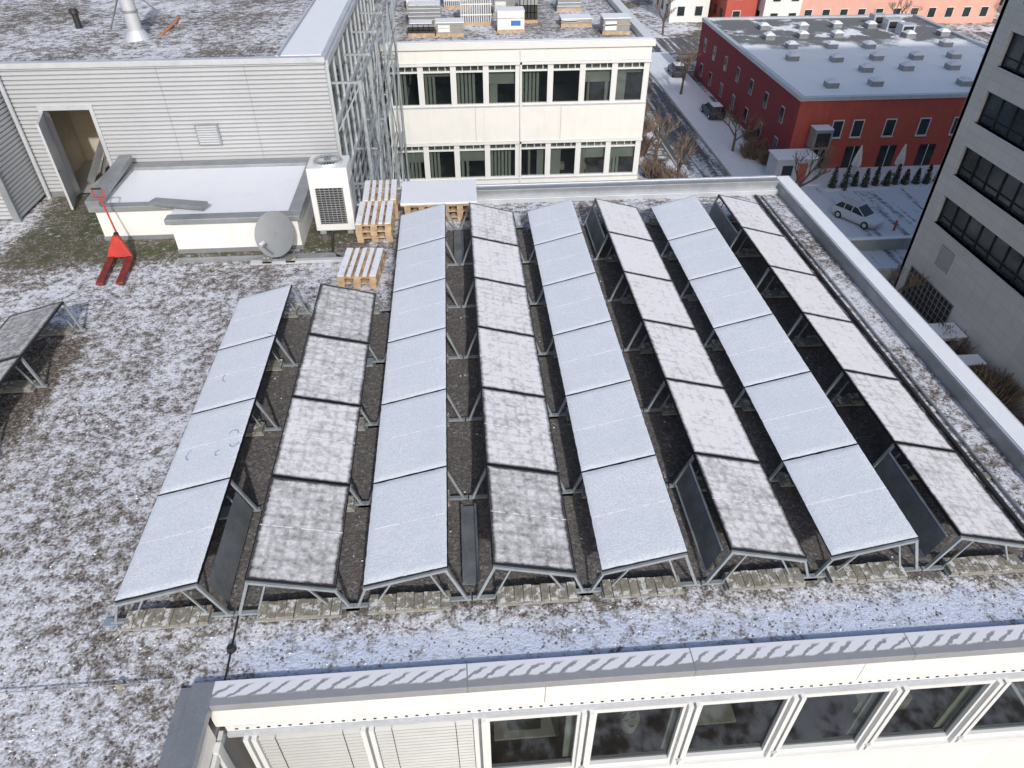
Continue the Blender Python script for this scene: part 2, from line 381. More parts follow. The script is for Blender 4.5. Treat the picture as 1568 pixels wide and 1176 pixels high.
# ------------------------------------------------------------------ penthouse
ph=empty('penthouse')
def corr(bb,x0,x1,z0,z1,y):
    p=0.1; n=int(round((z1-z0)/p)); 
    for i in range(n):
        z=z0+i*p
        pr=[(0,z,'corrg'),(0,z+.022,'corrg'),(-.025,z+.034,'corr'),(-.025,z+.09,'corr'),(0,z+.1,'corr')]
        for (a,za,ka),(c,zc,kc) in zip(pr[:-1],pr[1:]):
            bb.quad([(x0,y+a,za),(x1,y+a,za),(x1,y+c,min(zc,z1)),(x0,y+c,min(zc,z1))],kc)
b=B()
corr(b,-10.5,-9.8,0.1,3.1,17.9); corr(b,-9.8,-8.65,2.2,3.1,17.9); corr(b,-8.65,-3.05,0.1,3.1,17.9)
for xa,xb in((-10.5,-9.8),(-8.65,-3.05)): b.box(xa,xb,17.88,17.95,0,0.1,'metal')
for x in(-6.9,-4.9): b.box(x-.006,x+.006,17.871,17.876,.1,3.08,'metal')
b.obj('corrugated_front',ph)
b=B()
for i in range(31):
    z=.05+i*.1
    for (a,za),(c,zc),k in (((0,z),(0,z+.022),'corrg'),((0,z+.022),(.03,z+.034),'corr'),((.03,z+.034),(.03,z+.09),'corr'),((.03,z+.09),(0,z+.1),'corr')):
        b.quad([(-10.55+a,16.5,za),(-10.55+a,17.9,za),(-10.55+c,17.9,zc),(-10.55+c,16.5,zc)],k)
        b.quad([(-32,16.5-a,za),(-10.62,16.5-a,za),(-10.62,16.5-c,zc),(-32,16.5-c,zc)],k)
b.box(-10.66,-10.5,16.42,16.5,0,3.1,'metal'); b.cyl((-10.42,17.8,0),(-10.42,17.8,3.1),.05,.05,12,'lmetal')
b.obj('corrugated_side',ph)
b=B()
b.box(-32,-10.56,16.55,18.0,3.0,3.12,'metal')
b.quad([(-32,16.5,3.13),(-10.5,16.5,3.13),(-10.5,17.85,3.13),(-32,17.85,3.13)],'roof2')
b.quad([(-32,17.95,3.14),(-4.1,17.95,3.14),(-4.1,45,3.14),(-32,45,3.14)],'roof2')
b.obj('upper_roof',ph)
b=B(); b.box(-32,-3.02,17.83,18.0,3.08,3.20,'lmetal'); b.box(-4.1,-3.02,18.0,40,3.08,3.18,'lmetal'); b.box(-4.05,-3.12,18.05,40,3.18,3.205,'snow'); b.box(-4.16,-4.1,18.0,40,3.1,3.22,'lmetal')
b.obj('roof_edge',ph)
b=B()
b.quad([(-10.4,20.2,0),(-8,20.2,0),(-8,20.2,2.6),(-10.4,20.2,2.6)],'cream')
b.quad([(-10.4,18,0),(-10.4,20.2,0),(-10.4,20.2,2.6),(-10.4,18,2.6)],'cream'); b.quad([(-8,18,0),(-8,20.2,0),(-8,20.2,2.6),(-8,18,2.6)],'cream')
b.quad([(-10.4,18,2.6),(-8,18,2.6),(-8,20.2,2.6),(-10.4,20.2,2.6)],'cream'); b.quad([(-10.4,18,0.02),(-8,18,0.02),(-8,20.2,0.02),(-10.4,20.2,0.02)],'concw')
b.box(-9.85,-9.76,17.84,18.1,0,2.24,'lmetal'); b.box(-8.69,-8.6,17.84,18.1,0,2.24,'lmetal'); b.box(-9.76,-8.69,17.84,18.1,2.14,2.24,'lmetal')
b.beam((-9.6,19.2,0.1),(-8.9,19.0,1.3),.05,.05,'metal'); b.beam((-9.5,19.0,0.1),(-9.1,19.4,1.2),.05,.05,'metal'); b.beam((-9.7,18.6,.05),(-9.0,19.6,1.5),.07,.16,'metal')
b.cyl((-8.95,18.5,0.02),(-8.95,18.5,.45),.16,.18,14,'black'); b.cyl((-8.93,18.5,0.45),(-8.93,18.5,.8),.1,.05,10,'hedge')
b.obj('door_room',ph)
b=B(); b.box(-9.80,-9.75,16.90,17.84,0.05,2.12,'lmetal',rot=R(17),piv=(-9.78,17.84,0)); b.cyl((-9.55,17.0,1.0),(-9.43,17.04,1.0),.02,.02,8,'black'); b.obj('door_leaf',ph)
b=B(); b.box(-6.38,-5.82,17.82,17.9,1.22,1.74,'metal')
for k in range(8): b.box(-6.34,-5.86,17.8,17.82,1.26+k*.058,1.29+k*.058,'lmetal')
b.obj('vent_panel',ph)
b=B()
b.box(-3.12,-3.06,18.0,31,-9,3.08,'inter')
for i in range(13):
    y=18.0+i*1.05; b.box(-3.06,-2.98,y-.035,y+.035,-9,3.08,'lmetal')
    if i<12:
        for z0,z1 in((-5.6,-4.0),(-3.8,-2.2),(-1.9,-.1),(.1,1.5),(1.7,3.0)): b.quad([(-3.03,y+.03,z0),(-3.03,y+1.02,z0),(-3.03,y+1.02,z1),(-3.03,y+.03,z1)],'glass'); b.quad([(-3.05,y+.03,z0),(-3.05,y+1.02,z0),(-3.05,y+1.02,z1),(-3.05,y+.03,z1)],'curtain' if random.random()<.35 else 'inter')
for z in(-5.8,-3.9,-2.05,0.0,1.6,3.04): b.box(-3.06,-2.97,18.0,31,z-.09,z+.05,'lmetal')
b.obj('glazed_side',ph)
b=B()
for i in range(6):
    y=18.1+i*2.5
    b.beam((-2.3,y,-9),(-2.3,y,2.6),.07,.07,'galv'); b.beam((-2.98,y,2.55),(-2.3,y,2.55),.05,.05,'galv'); b.beam((-2.98,y,0),(-2.3,y,0),.05,.05,'galv')
    b.beam((-2.98,y,1.4),(-2.3,y,2.5),.04,.04,'galv')
    if i<5:
        for j,(z0,z1) in enumerate(((-5.8,-3.0),(-3.0,-.1),(-.1,2.5))):
            if (i+j)%2: b.beam((-2.3,y,z0),(-2.3,y+2.5,z1),.03,.03,'galv')
            else: b.beam((-2.3,y,z1),(-2.3,y+2.5,z0),.03,.03,'galv')
for z in(-5.8,-3.0,-.1,1.0,2.5): b.beam((-2.3,18.1,z),(-2.3,30.7,z),.055,.055,'galv')
for z in(-3.0,-.1): 
    for k in range(5): b.beam((-2.9+k*.13,18.1,z-.04),(-2.9+k*.13,30.7,z-.04),.03,.03,'galv')
b.obj('steel_gallery')
b=B(); b.cyl((-8,20.2,3.14),(-8,20.2,3.34),.32,.2,20,'lmetal'); b.cyl((-8,20.2,3.3),(-8.0,20.2,5.2),.17,.17,20,'lmetal'); b.cyl((-8,20.2,3.75),(-8,20.2,3.8),.19,.19,20,'metal'); b.cyl((-8,20.2,4.2),(-8,20.2,4.25),.19,.19,20,'metal')
b.beam((-8,20.2,4.4),(-8.9,20.9,3.2),.03,.03,'metal'); b.beam((-8,20.2,4.4),(-7.2,21,3.2),.03,.03,'metal'); b.obj('chimney_flue',smooth=False)
b=B(); b.cyl((-9.9,21.4,3.14),(-9.9,21.4,3.5),.08,.08,10,'black'); b.cyl((-9.9,21.4,3.5),(-9.9,21.4,3.6),.12,.10,10,'black'); b.obj('vent_pipe')
b=B(); b.cyl((-7.5,20.4,3.14),(-7.45,21.6,3.2),.03,.03,8,'orange'); b.cyl((-7.45,21.6,3.2),(-7.6,22.4,3.16),.03,.03,8,'orange'); b.obj('orange_hose')

# ------------------------------------------------------------------ plant box
pb=empty('rooftop_plant_box')
b=B(); b.box(-6.3,-3.6,14.6,17.8,0,.72,'white'); b.box(-8.15,-6.3,15.35,17.8,0,.72,'white')
b.box(-6.32,-3.58,14.58,14.6,0,.1,'metal'); b.box(-8.17,-6.32,15.33,15.35,0,.1,'metal'); b.obj('walls',pb)
b=B()
b.box(-6.38,-3.52,14.52,14.8,.72,.84,'metal'); b.box(-3.8,-3.52,14.8,17.8,.72,.84,'metal'); b.box(-8.25,-6.38,15.27,15.5,.72,.84,'metal'); b.box(-8.25,-8.0,15.5,17.8,.72,.842,'metal'); b.box(-8.0,-3.8,17.5,17.8,.72,.84,'metal')
b.beam((-8.12,15.3,.9),(-8.12,17.6,1.05),.3,.14,'metal'); b.beam((-6.9,15.45,.86),(-5.6,14.95,.95),.28,.08,'metal')
b.obj('rim_flashing',pb,bevel=.01)
b=B(); b.box(-8.0,-6.38,15.5,17.5,.72,.765,'snow'); b.box(-6.38,-3.8,14.8,17.5,.72,.766,'snow'); b.obj('snow_cover',pb)
b=B(); b.box(-4.6,-2.2,13.9,14.0,0.02,.09,'lmetal'); b.box(-6.2,-2.6,14.15,14.25,0,.07,'metal')
for i in range(5): b.box(-4.5+i*.55,-4.4+i*.55,13.84,14.06,0,.02,'conc')
b.cyl((-3.0,15.2,.1),(-2.9,14.3,.04),.03,.03,8,'black'); b.cyl((-2.9,14.3,.04),(-2.6,13.95,.06),.03,.03,8,'black'); b.obj('cable_duct')
ac=empty('air_conditioning_unit')
b=B(); b.box(-3.35,-2.47,15.2,15.95,.12,1.6,'whitef'); b.box(-3.3,-3.15,15.25,15.9,0,.12,'galv'); b.box(-2.67,-2.52,15.25,15.9,0,.12,'galv'); b.obj('casing',ac,bevel=.02)
b=B(); b.box(-3.22,-2.62,15.185,15.199,.3,1.15,'black')
for k in range(15): b.box(-3.22,-2.62,15.17,15.185,.33+k*.055,.345+k*.055,'metal')
for k in range(7): b.box(-3.22+k*.096,-3.205+k*.096,15.165,15.18,.3,1.15,'metal')
b.box(-2.465,-2.455,15.35,15.8,.3,1.2,'metal')
b.cyl((-2.91,15.57,1.6),(-2.91,15.57,1.66),.33,.31,28,'lmetal',False); b.cyl((-2.91,15.57,1.61),(-2.91,15.57,1.615),.31,.31,28,'black')
for k in range(12):
    t=k*math.pi/12; b.beam((-2.91-.31*math.cos(t),15.57-.31*math.sin(t),1.655),(-2.91+.31*math.cos(t),15.57+.31*math.sin(t),1.655),.012,.012,'lmetal')
b.cyl((-2.91,15.57,1.63),(-2.91,15.57,1.67),.08,.08,16,'metal'); b.obj('grilles',ac)
sd=empty('satellite_dish')
b=B(); c=Vector((-4.0,14.05,.66)); ax=Vector((-0.25,-.80,.5)).normalized(); r1=ax.cross(Vector((0,0,1))).normalized(); u1=r1.cross(ax)
vs=[];fs=[];nr=7;ns=32
for sft in (0,-.012):
    for i in range(nr+1):
        rr=.46*i/nr
        for j in range(ns):
            t=2*math.pi*j/ns; vs.append(c+r1*(math.cos(t)*rr)+u1*(math.sin(t)*rr*1.06)+ax*(rr*rr*.45-.09+sft))
for l in(0,1):
    o=l*(nr+1)*ns
    for i in range(nr):
        for j in range(ns): fs.append((o+i*ns+j,o+i*ns+(j+1)%ns,o+(i+1)*ns+(j+1)%ns,o+(i+1)*ns+j))
b.add(vs,fs,'dish'); b.obj('reflector',sd,True)
b=B(); b.beam(c-u1*.42,c+ax*.5-u1*.25,.03,.03,'metal'); b.cyl(c+ax*.5-u1*.25,c+ax*.42-u1*.2,.04,.04,10,'whitef'); b.cyl((-4.0,14.25,0),(-4.0,14.25,.75),.03,.03,10,'galv'); b.beam((-4.0,14.25,.65),c-ax*.08,.06,.06,'galv')
b.beam((-4.35,14.0,.03),(-3.65,14.0,.03),.04,.04,'galv'); b.beam((-4.35,14.5,.03),(-3.65,14.5,.03),.04,.04,'galv'); b.beam((-4.0,13.95,.03),(-4.0,14.55,.03),.04,.04,'galv')
for x in(-4.35,-3.85): b.box(x,x+.2,13.9,14.1,.05,.1,'conc')
b.obj('mount',sd)

# pallets
def pallet(bb,x,y,z,snow=False,rot=0.0,L=1.2,W=.8):
    p=(x+W/2,y+L/2,z)
    def bx(*a,k='wood'): bb.box(*a,k,rot=rot,piv=p)
    for sx in(0,.33,.655): bx(x+sx,x+sx+.145,y,y+L,z,z+.022)
    for sx in(0,.33,.655):
        for sy in(0,.53,1.055): bx(x+sx,x+sx+.145,y+sy,y+sy+.145,z+.022,z+.1)
    for sy in(0,.53,1.055): bx(x,x+W,y+sy,y+sy+.145,z+.1,z+.122)
    for k,(sx,w) in enumerate(((0,.145),(.19,.1),(.35,.1),(.51,.1),(.655,.145))):
        bx(x+sx,x+sx+w,y,y+L,z+.122,z+.144)
        if snow: bx(x+sx+.006,x+sx+w-.006,y+.01,y+L-.01,z+.144,z+.158,k='snowdirty')
def pstack(name,x,y,n,snow,rot=0):
    bb=B()
    for i in range(n): pallet(bb,x+random.uniform(-.02,.02),y+random.uniform(-.02,.02),i*.145,snow and i==n-1,rot+random.uniform(-.02,.02))
    bb.obj(name)
pstack('wooden_pallet_stack',-2.42,14.8,3,True); pstack('wooden_pallet_stack',-2.36,16.05,3,True,.02)
pstack('wooden_pallet_stack',-2.55,12.8,2,True,-.08)
b=B()
for x in(-1.35,-.45): 
    for i in range(3): pallet(b,x,15.7,i*.145,False,0)
b.box(-1.42,.36,15.66,16.9,.435,.47,'wood'); b.box(-1.43,.37,15.65,16.92,.47,.52,'snow'); b.obj('covered_pallet_stack',bevel=.004)

pj=empty('hand_pallet_truck')
b=B()
x0,y0=-7.45,14.3
for s in(-.2,.2):
    b.beam((x0+s+.02,y0,.12),(x0+s+.16,y0-1.1,.10),.15,.05,'dred'); b.cyl((x0+s+.08,y0-1.0,.05),(x0+s+.2,y0-1.0,.05),.04,.04,10,'rubber')
b.obj('forks',pj,bevel=.01)
b=B(); 
b.add([(x0-.28,y0-.02,.12),(x0+.28,y0-.02,.12),(x0+.06,y0+.1,.56),(x0-.06,y0+.1,.56),(x0-.25,y0+.1,.12),(x0+.25,y0+.1,.12),(x0+.06,y0+.2,.56),(x0-.06,y0+.2,.56)],[(0,1,2,3),(5,4,7,6),(0,3,7,4),(1,5,6,2),(3,2,6,7),(0,4,5,1)],'red')
b.cyl((x0,y0+.2,.15),(x0,y0+.2,.6),.05,.05,12,'black')
for s in(-.09,.05): b.cyl((x0+s,y0+.22,.09),(x0+s+.05,y0+.22,.09),.09,.09,14,'rubber')
b.obj('pump_body',pj,bevel=.008)
b=B(); b.cyl((x0,y0+.25,.5),(x0-.22,y0+.55,1.25),.02,.02,10,'red'); q=Vector((x0-.22,y0+.55,1.25))
b.beam(q+Vector((-.1,0,0)),q+Vector((.1,0,0)),.025,.025,'red'); b.beam(q+Vector((-.1,0,0)),q+Vector((-.13,.04,.18)),.025,.025,'red'); b.beam(q+Vector((.1,0,0)),q+Vector((.07,.04,.18)),.025,.025,'red'); b.beam(q+Vector((-.13,.04,.18)),q+Vector((.07,.04,.18)),.03,.03,'black'); b.obj('handle',pj)

# ------------------------------------------------------------------ solar rows
PL=1.67; Y0=5.22; ZH=.70; ZL=.43
def module(parent,xl,xh,ya,yb,snow,cov,seed,zh=ZH,zl=ZL):
    yb-=.02
    el=Vector((xh-xl,0,zh-zl)); W=el.length; e2=el/W; e1=Vector((0,1,0)); nrm=Vector((-e2.z,0,e2.x))
    if nrm.z<0: nrm=-nrm
    o=Vector((xl,ya,zl)); L=yb-ya
    me=bpy.data.meshes.new('module'); 
    def P(u,v,h): return tuple(o+e1*(u*L)+e2*(v*W)+nrm*h)
    f=.014
    vs=[P(0,0,-.04),P(1,0,-.04),P(1,1,-.04),P(0,1,-.04),P(0,0,0),P(1,0,0),P(1,1,0),P(0,1,0)]
    a=f/L;c=f/W
    vs+=[P(a,c,0),P(1-a,c,0),P(1-a,1-c,0),P(a,1-c,0),P(a,c,-.003),P(1-a,c,-.003),P(1-a,1-c,-.003),P(a,1-c,-.003)]
    fs=[(0,1,2,3)]+[(i,(i+1)%4,4+(i+1)%4,4+i) for i in range(4)]+[(4+i,4+(i+1)%4,8+(i+1)%4,8+i) for i in range(4)]+[(8+i,8+(i+1)%4,12+(i+1)%4,12+i) for i in range(4)]+[(12,13,14,15)]
    me.from_pydata(vs,[],fs); me.materials.append(MT['frame']); me.materials.append(MT['pfrost'])
    me.polygons[-1].material_index=1
    uvl=me.uv_layers.new(name='UVMap')
    for li,uv in zip(me.polygons[-1].loop_indices,[(0,0),(1,0),(1,1),(0,1)]): uvl.data[li].uv=uv
    ob=bpy.data.objects.new('module',me); COL.objects.link(ob); ob.parent=parent; ob['cov']=float(cov)
    if snow:
        nu,nv=34,22; vv=[];ff=[];uvs=[]
        for i in range(nu+1):
            for j in range(nv+1):
                u=i/nu;v=j/nv
                edge=(i in(0,nu)) or (j in(0,nv))
                nz=mnoise.noise(Vector((u*7+seed*3.1,v*5,seed)))
                nz2=mnoise.noise(Vector((u*28+seed,v*19,seed*2)))
                ins=.004+.010*abs(mnoise.noise(Vector((u*25+seed,v*25,7))))
                uu=ins/L+u*(1-2*ins/L); w=ins/W+v*(1-2*ins/W)
                h=.001 if edge else .012+.003*nz+.0025*nz2
                vv.append(P(uu,w,h)); uvs.append((u,v))
        for i in range(nu):
            for j in range(nv):
                k=i*(nv+1)+j; ff.append((k,k+nv+1,k+nv+2,k+1))
        m2=bpy.data.meshes.new('snow_layer'); m2.from_pydata(vv,[],ff); m2.materials.append(MT['psnow'])
        ul=m2.uv_layers.new(name='UVMap')
        for p in m2.polygons:
            p.use_smooth=True
            for li in p.loop_indices: ul.data[li].uv=uvs[m2.loops[li].vertex_index]
        o2=bpy.data.objects.new('snow_layer',m2); COL.objects.link(o2); o2.parent=parent
def rack(parent,xl,xh,ys,zh=ZH,zl=ZL,ballast=True,out=.20):
    d=1 if xh>xl else -1; b=B()
    for y in ys:
        yy=y-.01
        a=Vector((xl-d*.10,yy,.06)); l=Vector((xl+d*.02,yy,zl-.05)); h=Vector((xh-d*.02,yy,zh-.05)); f=Vector((xh+d*out,yy,.06))
        b.beam(a,l,.04,.03,'galv'); b.beam(l-(h-l)*.02,h+(h-l)*.02,.035,.04,'galv'); b.beam(h,f,.04,.035,'galv')
        b.beam((xl-d*.16,yy,.045),(xh+d*(out+.06),yy,.045),.05,.035,'galv')
        mid=l.lerp(h,.33); b.beam((xl+d*.12,yy,.06),mid,.022,.022,'galv'); mid=l.lerp(h,.8); b.beam((xh-d*.02,yy,.06),mid,.022,.022,'galv')
    for v in(.22,.78):
        x=xl+(xh-xl)*v; z=zl+(zh-zl)*v-.065; b.beam((x,ys[0],z),(x,ys[-1],z),.035,.035,'galv')
    b.obj('support_frame',parent)
    if ballast:
        b=B()
        for k,y in enumerate(ys):
            x=min(xl,xh)+.04; n=9
            for i in range(n):
                if k>0 and random.random()<.12: continue
                w=.109; xx=x+i*.11+random.uniform(-.003,.003); dy=random.uniform(-.010,.010)
                b.box(xx,xx+w-.003,y-.16+dy,y+.08+dy,.066,.120+random.uniform(0,.004),'conc',rot=random.uniform(-.02,.02))
            b.box(x-.02,x+1.0,y-.15,y+.07,.03,.064,'galv')
        b.obj('ballast_blocks',parent,bevel=.005)
sd_i=0
for k in range(4):
    L=-4.31+2.905*k; n=4 if k==0 else 6
    ys=[Y0+i*PL for i in range(n+1)]
    for side in(0,1):
        row=empty('solar_panel_row'); xl,xh=(L,L+1.03) if side==0 else (L+2.59,L+1.57)
        for i in range(n):
            sd_i+=1
            if side==0: cov=.9
            else:
                base=[.60,.66,.70,.70][k]; fr=[-.05,.0,.02,.04,.04,.03][i]
                if k==1 and i==0: fr=-.09
                if k==0: fr=[-.05,.05,.0,-.03][i]
                if k==2 and i==0: fr=-.06
                if k==3 and i==0: fr=-.03
                cov=base+fr+random.uniform(-.02,.02)
            module(row,xl,xh,ys[i],ys[i+1],side==0,cov,sd_i)
        rack(row,xl,xh,ys)
        b=B()
        x=L-.17 if side==0 else L+2.73
        for y in ys: b.box(x-.09,x+.09,y-.05,y+.06,.0,.022,'pad')
        if side==0:
            hx=L+1.05
            if k==0:
                b.quad([(hx+.02,Y0+.12,.50),(hx+.02,Y0+1.6,.50),(hx+.16,Y0+1.6,.1),(hx+.16,Y0+.12,.1)],'deflect')
                # finger-drawn marks melted into the snow
                def mark(cx,cy,r,a0,a1):
                    pts=[]
                    for q in range(9):
                        t=a0+(a1-a0)*q/8; px=cx+r*.7*math.cos(t); py=cy+r*math.sin(t); pts.append(Vector((px,py,ZL+(px-L)*(ZH-ZL)/1.03+.017)))
                    for p,q in zip(pts[:-1],pts[1:]): b.beam(p,q,.018,.004,'track')
                mark(-4.02,7.55,.10,1.8,4.6); mark(-3.45,7.75,.12,.2,2.6); mark(-3.38,7.6,.10,3.4,6.0); mark(-3.6,7.45,.05,1.0,5.0); mark(-3.9,9.3,.12,2.5,4.5); mark(-3.4,10.2,.1,0,2)
            if k==1:
                for a,c in((Y0+.2,Y0+1.5),(Y0+8.4,Y0+9.9)):
                    b.box(hx+.14,hx+.17,a,c,.03,.09,'deflect'); b.box(hx+.33,hx+.36,a,c,.03,.09,'deflect'); b.box(hx+.17,hx+.33,a,c,.03,.04,'deflect')
        else:
            hx=L+1.55
            seg={0:[(Y0+5.0,Y0+6.6)],1:[],2:[(Y0+.12,Y0+1.62),(Y0+8.4,Y0+10.0)],3:[(Y0+.12,Y0+1.62),(Y0+8.4,Y0+10.0)]}[k]
            for a,c in seg: b.quad([(hx-.02,a,.52),(hx-.02,c,.52),(hx-.15,c,.1),(hx-.15,a,.1)],'deflect'); b.beam((hx-.02,a,.53),(hx-.02,c,.53),.03,.02,'galv'); b.beam((hx-.155,a,.1),(hx-.155,c,.1),.03,.02,'galv')
        b.obj('deflectors_and_pads',row)
row=empty('solar_panel_row')
ysl=[11.63-1.68*i for i in range(5)][::-1]
for i in range(4): module(row,-8.4,-7.35,ysl[i],ysl[i+1],False,[.5,.5,.54,.48][i],90+i)
rack(row,-8.4,-7.35,ysl,out=.1)
b=B(); b.cyl((-32,4.42,.05),(-3.5,4.38,.05),.006,.006,6,'metal'); b.cyl((-2.93,4.35,.03),(-2.97,5.4,.03),.012,.012,6,'black')
for x in(-12,-10,-8,-6.4,-4.1): b.cyl((x,4.4,0),(x,4.4,.05),.06,.04,12,'conc')
b.cyl((-2.95,4.75,0),(-2.95,4.75,.07),.06,.04,10,'black'); b.obj('lightning_conductor_wire')
b=B(); b.box(7.42,7.47,5.0,16.5,.02,.07,'black'); b.box(7.6,7.63,4.6,16.5,.02,.05,'metal')
for i in range(8): b.box(7.38,7.66,5.2+i*1.5,5.32+i*1.5,0,.02,'conc')
b.obj('cable_tray')
rn=random.Random(77); b=B()
for i in range(6500):
    x=rn.uniform(-8.5,7.9); y=4.4+rn.random()**1.6*9
    if x<-3.5 and rn.random()<.4: y=rn.uniform(2.0,5)
    if x>-3.3 and y<4.45: continue
    if x>-4.3 and y>5.2 and rn.random()<.6: continue
    s_=rn.uniform(.007,.02)*(1+.4*(rn.random()<.05)); a=rn.uniform(0,6.28)
    ps=[(x+math.cos(a+t)*s_*rn.uniform(.7,1.2),y+math.sin(a+t)*s_*rn.uniform(.7,1.2),.0) for t in(0,1.6,3.1,4.7)]+[(x,y,s_*rn.uniform(.6,1.1))]
    b.add(ps,[(0,1,4),(1,2,4),(2,3,4),(3,0,4)],'stone' if rn.random()<.85 else 'snow')
b.obj('loose_gravel')

# ------------------------------------------------------------------ white back building
wb=empty('white_office_building')
WX0,WX1,WY=-2.93,8.16,31.0
b=B(); 
b.box(WX0,WX1,WY,62,-20.3,-20,'white')
b.quad([(WX1,WY,GZ),(WX1,62,GZ),(WX1,62,.05),(WX1,WY,.05)],'white'); b.quad([(WX0,62,GZ),(WX1,62,GZ),(WX1,62,.05),(WX0,62,.05)],'white')
for z0,z1 in((-.45,.05),(-3.75,-2.2),(-7.05,-5.45),(-10.35,-8.75),(-20.3,-12.05)): b.box(WX0,WX1,WY,WY+.3,z0,z1,'white')
for z in(-.56,-3.86): b.box(WX0-.02,WX1+.02,WY-.06,WY+.02,z,z+.1,'whitef')
for x in(-2.93+3.7,-2.93+7.4): b.box(x-.008,x+.008,WY-.004,WY,-3.7,-2.2,'metal')
b.box(WX0,WX1,WY-.02,WY,-2.26,-2.2,'lmetal'); b.box(WX0,WX1,WY-.02,WY,-5.51,-5.45,'lmetal')
b.obj('walls',wb)
b=B(); b.quad([(-14,WY,.06),(WX1,WY,.06),(WX1,62,.06),(-14,62,.06)],'roof2'); b.obj('roof',wb)
b=B(); b.box(WX0-.05,WX1+.1,WY-.1,WY+.35,.07,.32,'whitef'); b.box(WX1-.3,WX1+.1,WY+.35,62,.07,.32,'whitef'); b.box(WX0+.05,WX1,WY-.02,WY+.3,.32,.335,'snow'); b.box(WX0-.05,WX0+.2,WY+.35,62,.07,.32,'lmetal'); b.obj('parapet',wb)
b=B(); nb=8; bw=(WX1-WX0-.25)/nb; rr=random.Random(14)
for z0,z1 in((-2.2,-.45),(-5.45,-3.75),(-8.75,-7.05),(-12.05,-10.35)):
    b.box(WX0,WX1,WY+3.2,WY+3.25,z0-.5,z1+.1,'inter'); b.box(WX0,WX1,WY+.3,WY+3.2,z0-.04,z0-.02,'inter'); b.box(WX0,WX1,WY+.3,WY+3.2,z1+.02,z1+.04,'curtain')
    for x in(0.2,3.1,5.6): b.box(x,x+.1,WY+.3,WY+3.2,z0,z1,'cream')
    for i in range(nb+1):
        x=WX0+.12+i*bw; b.box(x-.12,x+.12,WY+.02,WY+.16,z0,z1,'whitef')
    for i in range(nb):
        x0=WX0+.12+i*bw+.12; x1=x0+bw-.24
        b.box(x0,x1,WY+.04,WY+.14,z0,z0+.07,'whitef'); b.box(x0,x1,WY+.04,WY+.14,z1-.09,z1,'whitef'); b.box(x0,x1,WY+.05,WY+.13,z1-.40,z1-.33,'whitef')
        for xx in(x0+.25,x0+.6,x0+.9): b.box(xx,xx+.03,WY+.06,WY+.12,z1-.33,z1-.09,'whitef')
        b.quad([(x0,WY+.12,z0),(x1,WY+.12,z0),(x1,WY+.12,z1),(x0,WY+.12,z1)],'glass')
        q=rr.random()
        if q<.3:
            for s in range(rr.randint(3,6)): xx=x0+.03+s*.16; b.box(xx,xx+.11,WY+.26,WY+.28,z0+.02,z1-.42,'curtain')
        elif q<.6: w_=rr.uniform(.15,.5); b.box(x0+.05,x0+w_,WY+.3,WY+.32,z0,z1-.1,'curtain')
        elif q<.75: w_=rr.uniform(.15,.5); b.box(x1-w_,x1-.05,WY+.3,WY+.32,z0,z1-.1,'curtain')
        b.box(x0,x1,WY+.24,WY+.26,z1-.33-rr.choice([0,0,0,.25,.6]),z1,'curtain')
        if rr.random()<.5: a_=rr.uniform(0,.5); b.box(x0+a_,x0+a_+rr.uniform(.2,.5),WY+.8,WY+1.1,z0,z0+rr.uniform(.2,.5),rr.choice(['black','metal','cream','hedge']))
b.box(2.68,2.76,WY-.06,WY+.01,-20,0,'whitef'); b.obj('windows',wb)

def stock(name,x,y,w,d,h,kind):
    bb=B(); bb.box(x,x+w,y,y+.1,.06,.16,'wood'); bb.box(x,x+w,y+d-.1,y+d,.06,.16,'wood'); bb.box(x,x+w,y,y+d,.16,.19,'wood')
    z=.19
    if kind=='panels':
        n=int(w/.1)
        for i in range(n): bb.box(x+i*.1,x+i*.1+.06,y+.02,y+d-.02,z,z+h,'lmetal')
        bb.box(x,x+w-.04,y+.01,y+.04,z+h*.3,z+h*.36,'whitef'); bb.box(x,x+w-.04,y+.01,y+.04,z+h*.75,z+h*.8,'whitef'); bb.box(x,x+w,y,y+d,z+h,z+h+.02,'snowdirty')
    elif kind=='layers':
        k=0
        while z<h: bb.box(x+random.uniform(0,.05),x+w-random.uniform(0,.05),y,y+d,z,z+.06,'lmetal' if k%2 else 'metal'); z+=.075;k+=1
        bb.box(x+.05,x+w-.05,y+.02,y+d-.02,z,z+.03,'snowdirty')
    elif kind=='wrap':
        bb.box(x+.02,x+w-.02,y+.02,y+d-.02,z,z+h,'canvas'); bb.box(x+w*.5,x+w*.85,y+.01,y+.02,z+h*.2,z+h*.5,'blue'); bb.box(x+.0,x+w,y+.0,y+d,z+h,z+h+.03,'snow'); bb.box(x,x+w,y+.005,y+.018,z+h*.62,z+h*.66,'metal')
    elif kind=='crate':
        for i in range(5):
            for j in range(3): bb.box(x+i*w/5+.01,x+(i+1)*w/5-.02,y+.02,y+d-.02,z+j*h/3+.01,z+(j+1)*h/3-.02,'black' if j<2 else 'metal')
        bb.box(x+.1,x+w-.1,y+.1,y+d-.1,z+h,z+h+.03,'snow')
    else:
        bb.box(x+.03,x+w-.03,y+.03,y+d-.03,z,z+h,'metal'); bb.box(x,x+w,y,y+d,z+h,z+h+.04,'snow'); bb.beam((x,y+.01,z+h*.5),(x+w,y+.01,z+h*.55),.02,.05,'wood')
        bb.box(x+.1,x+w*.5,y+.0,y+.03,z+.05,z+h*.8,'whitef')
    bb.obj(name)
stock('crate_stack',-1.95,33.2,1.15,.8,.35,'crate'); stock('wrapped_pallet_load',-.75,33.1,1.2,.8,.4,'box'); stock('metal_sheet_stack',-2.0,35.2,1.5,1.0,.85,'layers'); stock('panel_stack',.35,35.0,1.45,1.1,.95,'panels')
